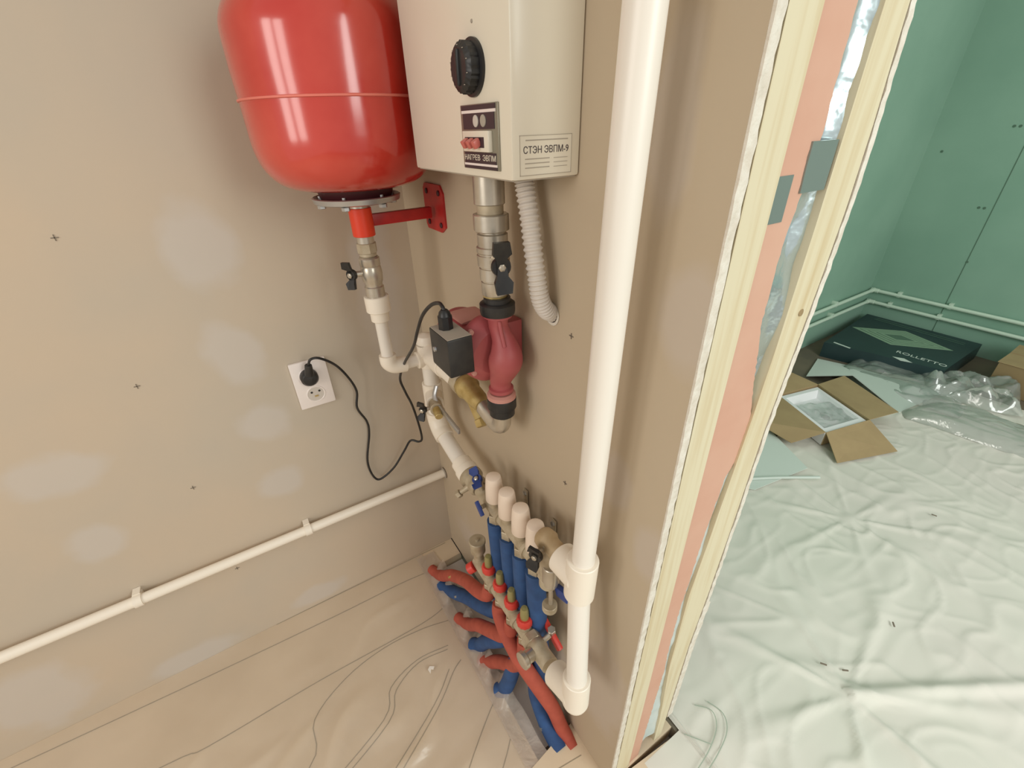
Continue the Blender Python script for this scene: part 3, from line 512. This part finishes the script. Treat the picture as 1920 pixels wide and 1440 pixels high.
for x in LXs:
    MB().cyl((x, LY, .424), (x, LY, .441), .0145).build('valve_neck', 'dusty', lm)
    MB().lathe([(.0160, 0), (.0172, .002), (.0172, .015), (.014, .020)], (x, LY, .438), seg=24, wob=lambda a, h: 1+.03*math.cos(12*a)).build('red_ring', 'redp', lm)
    MB().lathe([(.0095, 0), (.0098, .012), (.0088, .03), (.007, .036), (.0001, .037)], (x, LY, .454), seg=24).build('sight_glass', 'glass', lm)
    MB().cyl((x, LY, .370), (x, LY, .396), .017, seg=6).build('outlet_nut', 'dusty', lm)
for x in (.525, .626):
    MB().lathe([(.0168, -.004), (.0205, -.004), (.0205, .004), (.0168, .004)], (x, LY, LZ), (1, 0, 0), 24).box((x, -.045, LZ+.018), (.014, .090, .003)).box((x, -.003, LZ+.02), (.014, .003, .05)).build('wall_clip', 'dusty', lm)
MB().cyl((.443, LY, .426), (.443, LY, .454), .0125).cyl((.443, LY, .452), (.443, LY, .482), .0185).lathe([(.0185, 0), (.0205, .001), (.0205, .007), (.0190, .0085), (.005, .009), (.005, .013), (.0001, .0135)], (.443, LY, .482)).build('air_vent', 'dusty', lm)
MB().cyl((.443, LY-.015, .405), (.437, LY-.028, .395), .014, seg=16).build('red_plug', 'redp', lm)
MB().cyl((.668, LY, LZ), (.687, LY, LZ), .0225, seg=6).lathe([(.018, 0), (.0205, .006), (.022, .02), (.0185, .03), (.0185, .058)], (.685, LY, LZ), (1, 0, .12), 28).build('end_valve', 'dusty', lm)
MB().lathe([(.012, 0), (.014, .005), (.014, .02), (.018, .024), (.018, .032), (.012, .034)], (.703, LY-.012, .417), (.1, -1, .1), 24).build('drain_outlet', 'nickel', lm)
MB().cyl((.695, LY+.012, .418), (.697, LY+.034, .428), .006).build('handle_stem', 'nickel', lm)
MB().box((.690, -.048, .418), (.075, .012, .018), Matrix.Rotation(.45, 3, 'Y'), .004).build('red_handle', 'redp', lm)
MB().cyl((.695, -.05, .43), (.696, -.052, .442), .009, seg=6).build('handle_nut', 'nickel', lm)
# ------------------------------------------------------------------ insulated pipes
blues = [
 ([(CXs[0], UY, .60), (.502, -.062, .40), (.487, -.066, .25), (.412, -.075, .168), (.32, -.085, .102), (.25, -.095, .045), (.20, -.104, .012), (.16, -.117, -.004)], 'leftmost blue sleeved pipe, curling out to the board near the corner'),
 ([(CXs[1], UY, .60), (.555, -.062, .42), (.552, -.062, .30), (.535, -.075, .20), (.50, -.09, .145), (.458, -.097, .085), (.425, -.104, .022), (.400, -.118, -.003)], 'second blue sleeved pipe from the corner, bending to the board'),
 ([(CXs[2], UY, .60), (.606, -.062, .42), (.606, -.058, .30), (.60, -.07, .21), (.587, -.085, .155), (.575, -.092, .08), (.562, -.102, .016), (.549, -.118, -.004)], 'third blue sleeved pipe from the corner, short bend under the film'),
 ([(CXs[3], UY, .60), (.656, -.060, .45), (.655, -.050, .28), (.648, -.052, .17), (.645, -.056, .10), (.666, -.054, .038), (.70, -.054, .005), (.750, -.054, -.010)], 'rightmost blue sleeved pipe, running towards the wall end')]
for i, (p, l) in enumerate(blues):
    t = thing('insulated_pipe', p[-2], l, 'pipe', 'blue sleeved pipes below the upper manifold')
    MB().tube(p, .0205, 20, 6).build('foam_sleeve', 'blue', t)
    if i == 0: MB().lathe([(.0215, -.003), (.0215, .003)], (.275, -.0915, .067), (.08, -.012, -.060), 20).build('clamp', 'galv', t)
    if i == 3: MB().lathe([(.0215, -.004), (.0218, .004)], (.690, -.054, .008), (.06, 0, -.070), 20).build('clamp', 'galv', t)
reds = [
 ([(LXs[0], LY, .378), (.492, -.097, .345), (.455, -.103, .315), (.40, -.103, .278), (.346, -.10, .232), (.245, -.102, .138), (.18, -.106, .062), (.13, -.110, .014), (.085, -.119, -.003)], 'red sleeved pipe arching furthest left to the corner board'),
 ([(LXs[2], LY, .375), (.596, -.096, .335), (.57, -.102, .285), (.529, -.104, .238), (.475, -.105, .18), (.42, -.105, .118), (.375, -.106, .055), (.335, -.110, .014), (.298, -.119, -.003)], 'red sleeved pipe bending to the board between two blue ones'),
 ([(LXs[3], LY, .375), (.648, -.090, .32), (.625, -.088, .24), (.58, -.088, .15), (.52, -.092, .07), (.478, -.104, .014), (.450, -.118, -.003)], 'red sleeved pipe mostly hidden beneath the second blue one'),
 ([(LXs[1], LY-.004, .378), (.556, -.100, .355), (.585, -.104, .335), (.615, -.104, .313), (.648, -.096, .275), (.677, -.072, .195), (.702, -.045, .105), (.718, -.031, .03), (.738, -.025, -.002), (.765, -.025, -.010)], 'long red sleeved pipe crossing down to the wall end')]
for i, (p, l) in enumerate(reds):
    t = thing('insulated_pipe', p[-2], l, 'pipe', 'red sleeved pipes below the lower manifold')
    MB().tube(p, .0180, 20, 6).build('foam_sleeve', 'redi', t)
    if i == 0: MB().lathe([(.0205, -.003), (.0205, .003)], (.27, -.1015, .170), (.1, -.0, -.082), 20).build('clamp', 'brass', t)
# ------------------------------------------------------------------ far room
for k, (z, l) in enumerate([(.268, 'upper of two thin white pipes running round the green walls'), (.185, 'lower of two thin white pipes running round the green walls')]):
    t = thing('wall_pipe', (XG+.03, YG-.03, z), l, 'pipe', 'thin pipes along the green walls')
    MB().tube([(XG+.025, T+.01, z), (XG+.025, 1.5, z), (XG+.025, 2.6, z), (XG+.025, YG-.05, z)], .0115, 14, 4).cyl((XG+.025, YG-.06, z), (XG+.025, YG-.012, z), .015).cyl((XG+.012, YG-.025, z), (XG+.06, YG-.025, z), .015).cyl((XG+.025, YG-.025, z), (2.8, YG-.025, z), .0115).build('pipe', 'pipeg', t)
    for x in (.33, .05, .95, 1.6): MB().box((x-(.03 if k else 0), YG-.016, z+.006), (.02, .034, .036), None, .002).build('clip', 'pipeg', t)
    for y in (2.9, 2.35, 1.7): MB().box((XG+.016, y, z+.006), (.034, .02, .036), None, .002).build('clip', 'pipeg', t)
# flat dark teal carton
A = Vector((-.005, 2.66, .1)); B = Vector((-.075, 3.40, .1)); Cc = Vector((.561, 3.40, .1)); D = Vector((.563, 2.81, .1))
tc_ = thing('shower_tray_carton', (.25, 3.0, 0), 'large flat dark teal carton with pale tile print in the green corner', 'box')
MB().poly([(p.x, p.y, .001) for p in (A, B, Cc, D)], (0, 0, 1), .099).build('carton_body', 'teal', tc_)
def onT(u, v, h=.1003):
    p = A.lerp(D, u); q = B.lerp(Cc, u); r_ = p.lerp(q, v); return (r_.x, r_.y, h)
def quad(uv, m, h, nm, th=.0006): return MB().poly([onT(u, v, h) for u, v in uv], (0, 0, 1), th).build(nm, m, tc_)
base_ = [(-.023, 3.06), (.212, 3.26), (.497, 3.15), (.246, 2.95)]
def inset(k): 
    cx = sum(p[0] for p in base_)/4; cy = sum(p[1] for p in base_)/4; return [(cx+(x-cx)*k, cy+(y-cy)*k) for x, y in base_]
for i, k in enumerate((1, .84, .80, .66, .62, .48, .44, .30)):
    MB().poly([(x, y, .1002+i*.0004) for x, y in inset(k)], (0, 0, 1), .0005).build('tile_print', 'tealg' if i % 2 == 0 else 'teall', tc_)
text('ROLLETTO', .05, (.43, 2.875, .1006), (1, .03, 0), (-.1, 1, 0), 'foam', tc_, ext=.0003)
MB().poly([(.325, 2.775, .1002), (.375, 2.80, .1002), (.425, 2.775, .1002), (.375, 2.752, .1002)], (0, 0, 1), .0006).build('logo_print', 'foam', tc_)
MB().poly([(.03, 2.70, .1002), (.13, 2.69, .1002), (.13, 2.705, .1002), (.03, 2.716, .1002)], (0, 0, 1), .0006).build('strap_print', 'foam', tc_)
for y in (3.33, 3.36): MB().poly([(.0, y, .1002), (.5, y-.03, .1002), (.5, y-.025, .1002), (.0, y+.006, .1002)], (0, 0, 1), .0006).build('text_line', 'teall', tc_)
# open cardboard box with basin
P0 = Vector((.237, 2.12, 0)); P1 = Vector((.547, 1.98, 0)); P2 = Vector((.484, 1.705, 0)); P3 = P0+(P2-P1)
cb = thing('cardboard_box', (.38, 1.92, 0), 'open brown cardboard box holding a white basin, flaps spread out', 'box')
H = .082
for (a, b_) in ((P0, P1), (P1, P2), (P2, P3), (P3, P0)):
    n_ = (b_-a).cross(Vector((0, 0, 1))).normalized()*-.004
    MB().poly([(a.x, a.y, .012), (b_.x, b_.y, .012), (b_.x, b_.y, H), (a.x, a.y, H)], n_.normalized(), .004).build('side_panel', 'basin' if a is P2 else 'carton', cb)
MB().poly([(p.x, p.y, .012) for p in (P0, P1, P2, P3)], (0, 0, 1), .003).build('bottom_panel', 'carton', cb)
def flap(pts): 
    a, b_, c = Vector(pts[0]), Vector(pts[1]), Vector(pts[2]); n_ = (b_-a).cross(c-a).normalized()
    return MB().poly(pts, n_, .003).build('flap', 'carton', cb)
flap([(P0.x, P0.y, H), (P1.x, P1.y, H), (.592, 2.18, .075), (.272, 2.33, .085)])
flap([(P1.x, P1.y, H), (P2.x, P2.y, H), (.594, 1.62, .016), (.704, 1.93, .016)])
flap([(P2.x, P2.y, H), (P3.x, P3.y, H), (.215, 1.56, .055), (.41, 1.575, .03)])
flap([(P3.x, P3.y, H), (P0.x, P0.y, H), (.10, 2.10, .10), (.05, 1.85, .10)])
bs = thing('ceramic_basin', (.39, 1.92, .02), 'white rectangular basin under clear wrap inside the cardboard box', 'basin')
def ring(k, z): 
    c = (P0+P1+P2+P3)/4; return [Vector((c.x+(p.x-c.x)*k, c.y+(p.y-c.y)*k, z)) for p in (P0, P1, P2, P3)]
vs = ring(.95, .02)+ring(.95, .074)+ring(.80, .076)+ring(.66, .042)
MB().add(vs, [(i+4*j, (i+1) % 4+4*j, (i+1) % 4+4*(j+1), i+4*(j+1)) for j in range(3) for i in range(4)]+[(12, 13, 14, 15), (3, 2, 1, 0)]).build('bowl', 'basin', bs)
MB().cyl((.40, 1.90, .042), (.40, 1.90, .048), .018).build('drain', 'galv', bs)
def crumple(x0, y0, sx, sy, z0, amp, name, m, label, cat, nx=50, ny=50, rot=0, seed=0, dome=0):
    def fn(u, v):
        du = u-.5; dv = v-.5; x = du*sx; y = dv*sy
        e = 1+.25*noise.noise((math.atan2(dv, du)*1.3, seed, 0)); x *= e; y *= e
        k = max(0, 1-4*max(du*du, dv*dv)); q = noise.noise((u*4+seed, v*4, 2)); h = amp*(abs(q)*1.3+.3*abs(noise.noise((u*9, v*9+seed, 5)))+.08*abs(noise.noise((u*20, v*20+seed, 5))))*min(1, k*3)+dome*k**.5*1.0
        c, s = math.cos(rot), math.sin(rot); return (x0+x*c-y*s, y0+x*s+y*c, z0+h)
    return tag(grid(nx, ny, fn).build(name, m), label, cat)
crumple(.40, 1.91, .19, .20, .06, .02, 'clear_wrap', 'bag', 'clear plastic wrap lying in the white basin', 'plastic wrap', 30, 30, -.4, 3)
# foam sheets and film
tag(MB().poly([(.015, 2.60, .004), (.10, 2.30, .012), (.30, 2.36, .09), (.57, 2.30, .012), (.62, 2.72, .008), (.35, 2.67, .012), (.2, 2.66, .008)], (0, 0, 1), .004).build('foam_sheet', 'foam'), 'thin white foam sheet behind the open cardboard box', 'foam sheet')
tag(MB().poly([(.20, 1.62, .014), (.31, 1.60, .016), (.54, 1.48, .016), (.49, 1.17, .014), (.40, 1.10, .014), (.18, 1.2, .014)], (0, 0, 1), .003).build('foam_sheet', 'foam'), 'white foam sheet on the floor beside the timber stud', 'foam sheet')
MBt = MB().tube([(.40, 1.13, .022), (.50, 1.30, .024), (.60, 1.46, .02)], .007, 10, 6, flat=.7); tag(MBt.build('foam_offcut', 'foam'), 'thin rolled white foam strip along the sheet edge', 'foam strip')
crumple(.45, 2.62, .55, .40, .016, .035, 'plastic_bag', 'bag', 'crumpled clear plastic bag in front of the teal carton', 'plastic bag', 70, 60, .2, 1, .03)
crumple(.97, 2.46, .75, .26, .012, .035, 'plastic_bag', 'bag', 'puffed clear plastic bag at the right edge on the white sheet', 'plastic bag', 80, 50, .15, 9, .055)
crumple(.68, 2.80, .42, .30, .02, .08, 'plastic_bag', 'bag', 'wrinkled film piled between teal carton and brown carton', 'plastic bag', 60, 60, .4, 5, .04)
bc = thing('brown_carton', (.95, 3.2, 0), 'plain brown cardboard carton standing at the right beside green wall', 'box')
MB().span((.72, 2.98, .002), (1.5, 3.33, .17), .004).build('carton_body', 'cartond', bc)
MB().poly([(.715, 2.975, .171), (1.5, 2.975, .171), (1.5, 3.15, .174), (.72, 3.15, .174)], (0, 0, 1), .004).build('flap', 'carton', bc)
MB().poly([(.715, 3.335, .171), (1.5, 3.335, .171), (1.5, 3.16, .176), (.72, 3.155, .176)], (0, 0, 1), .004).build('flap', 'carton', bc)
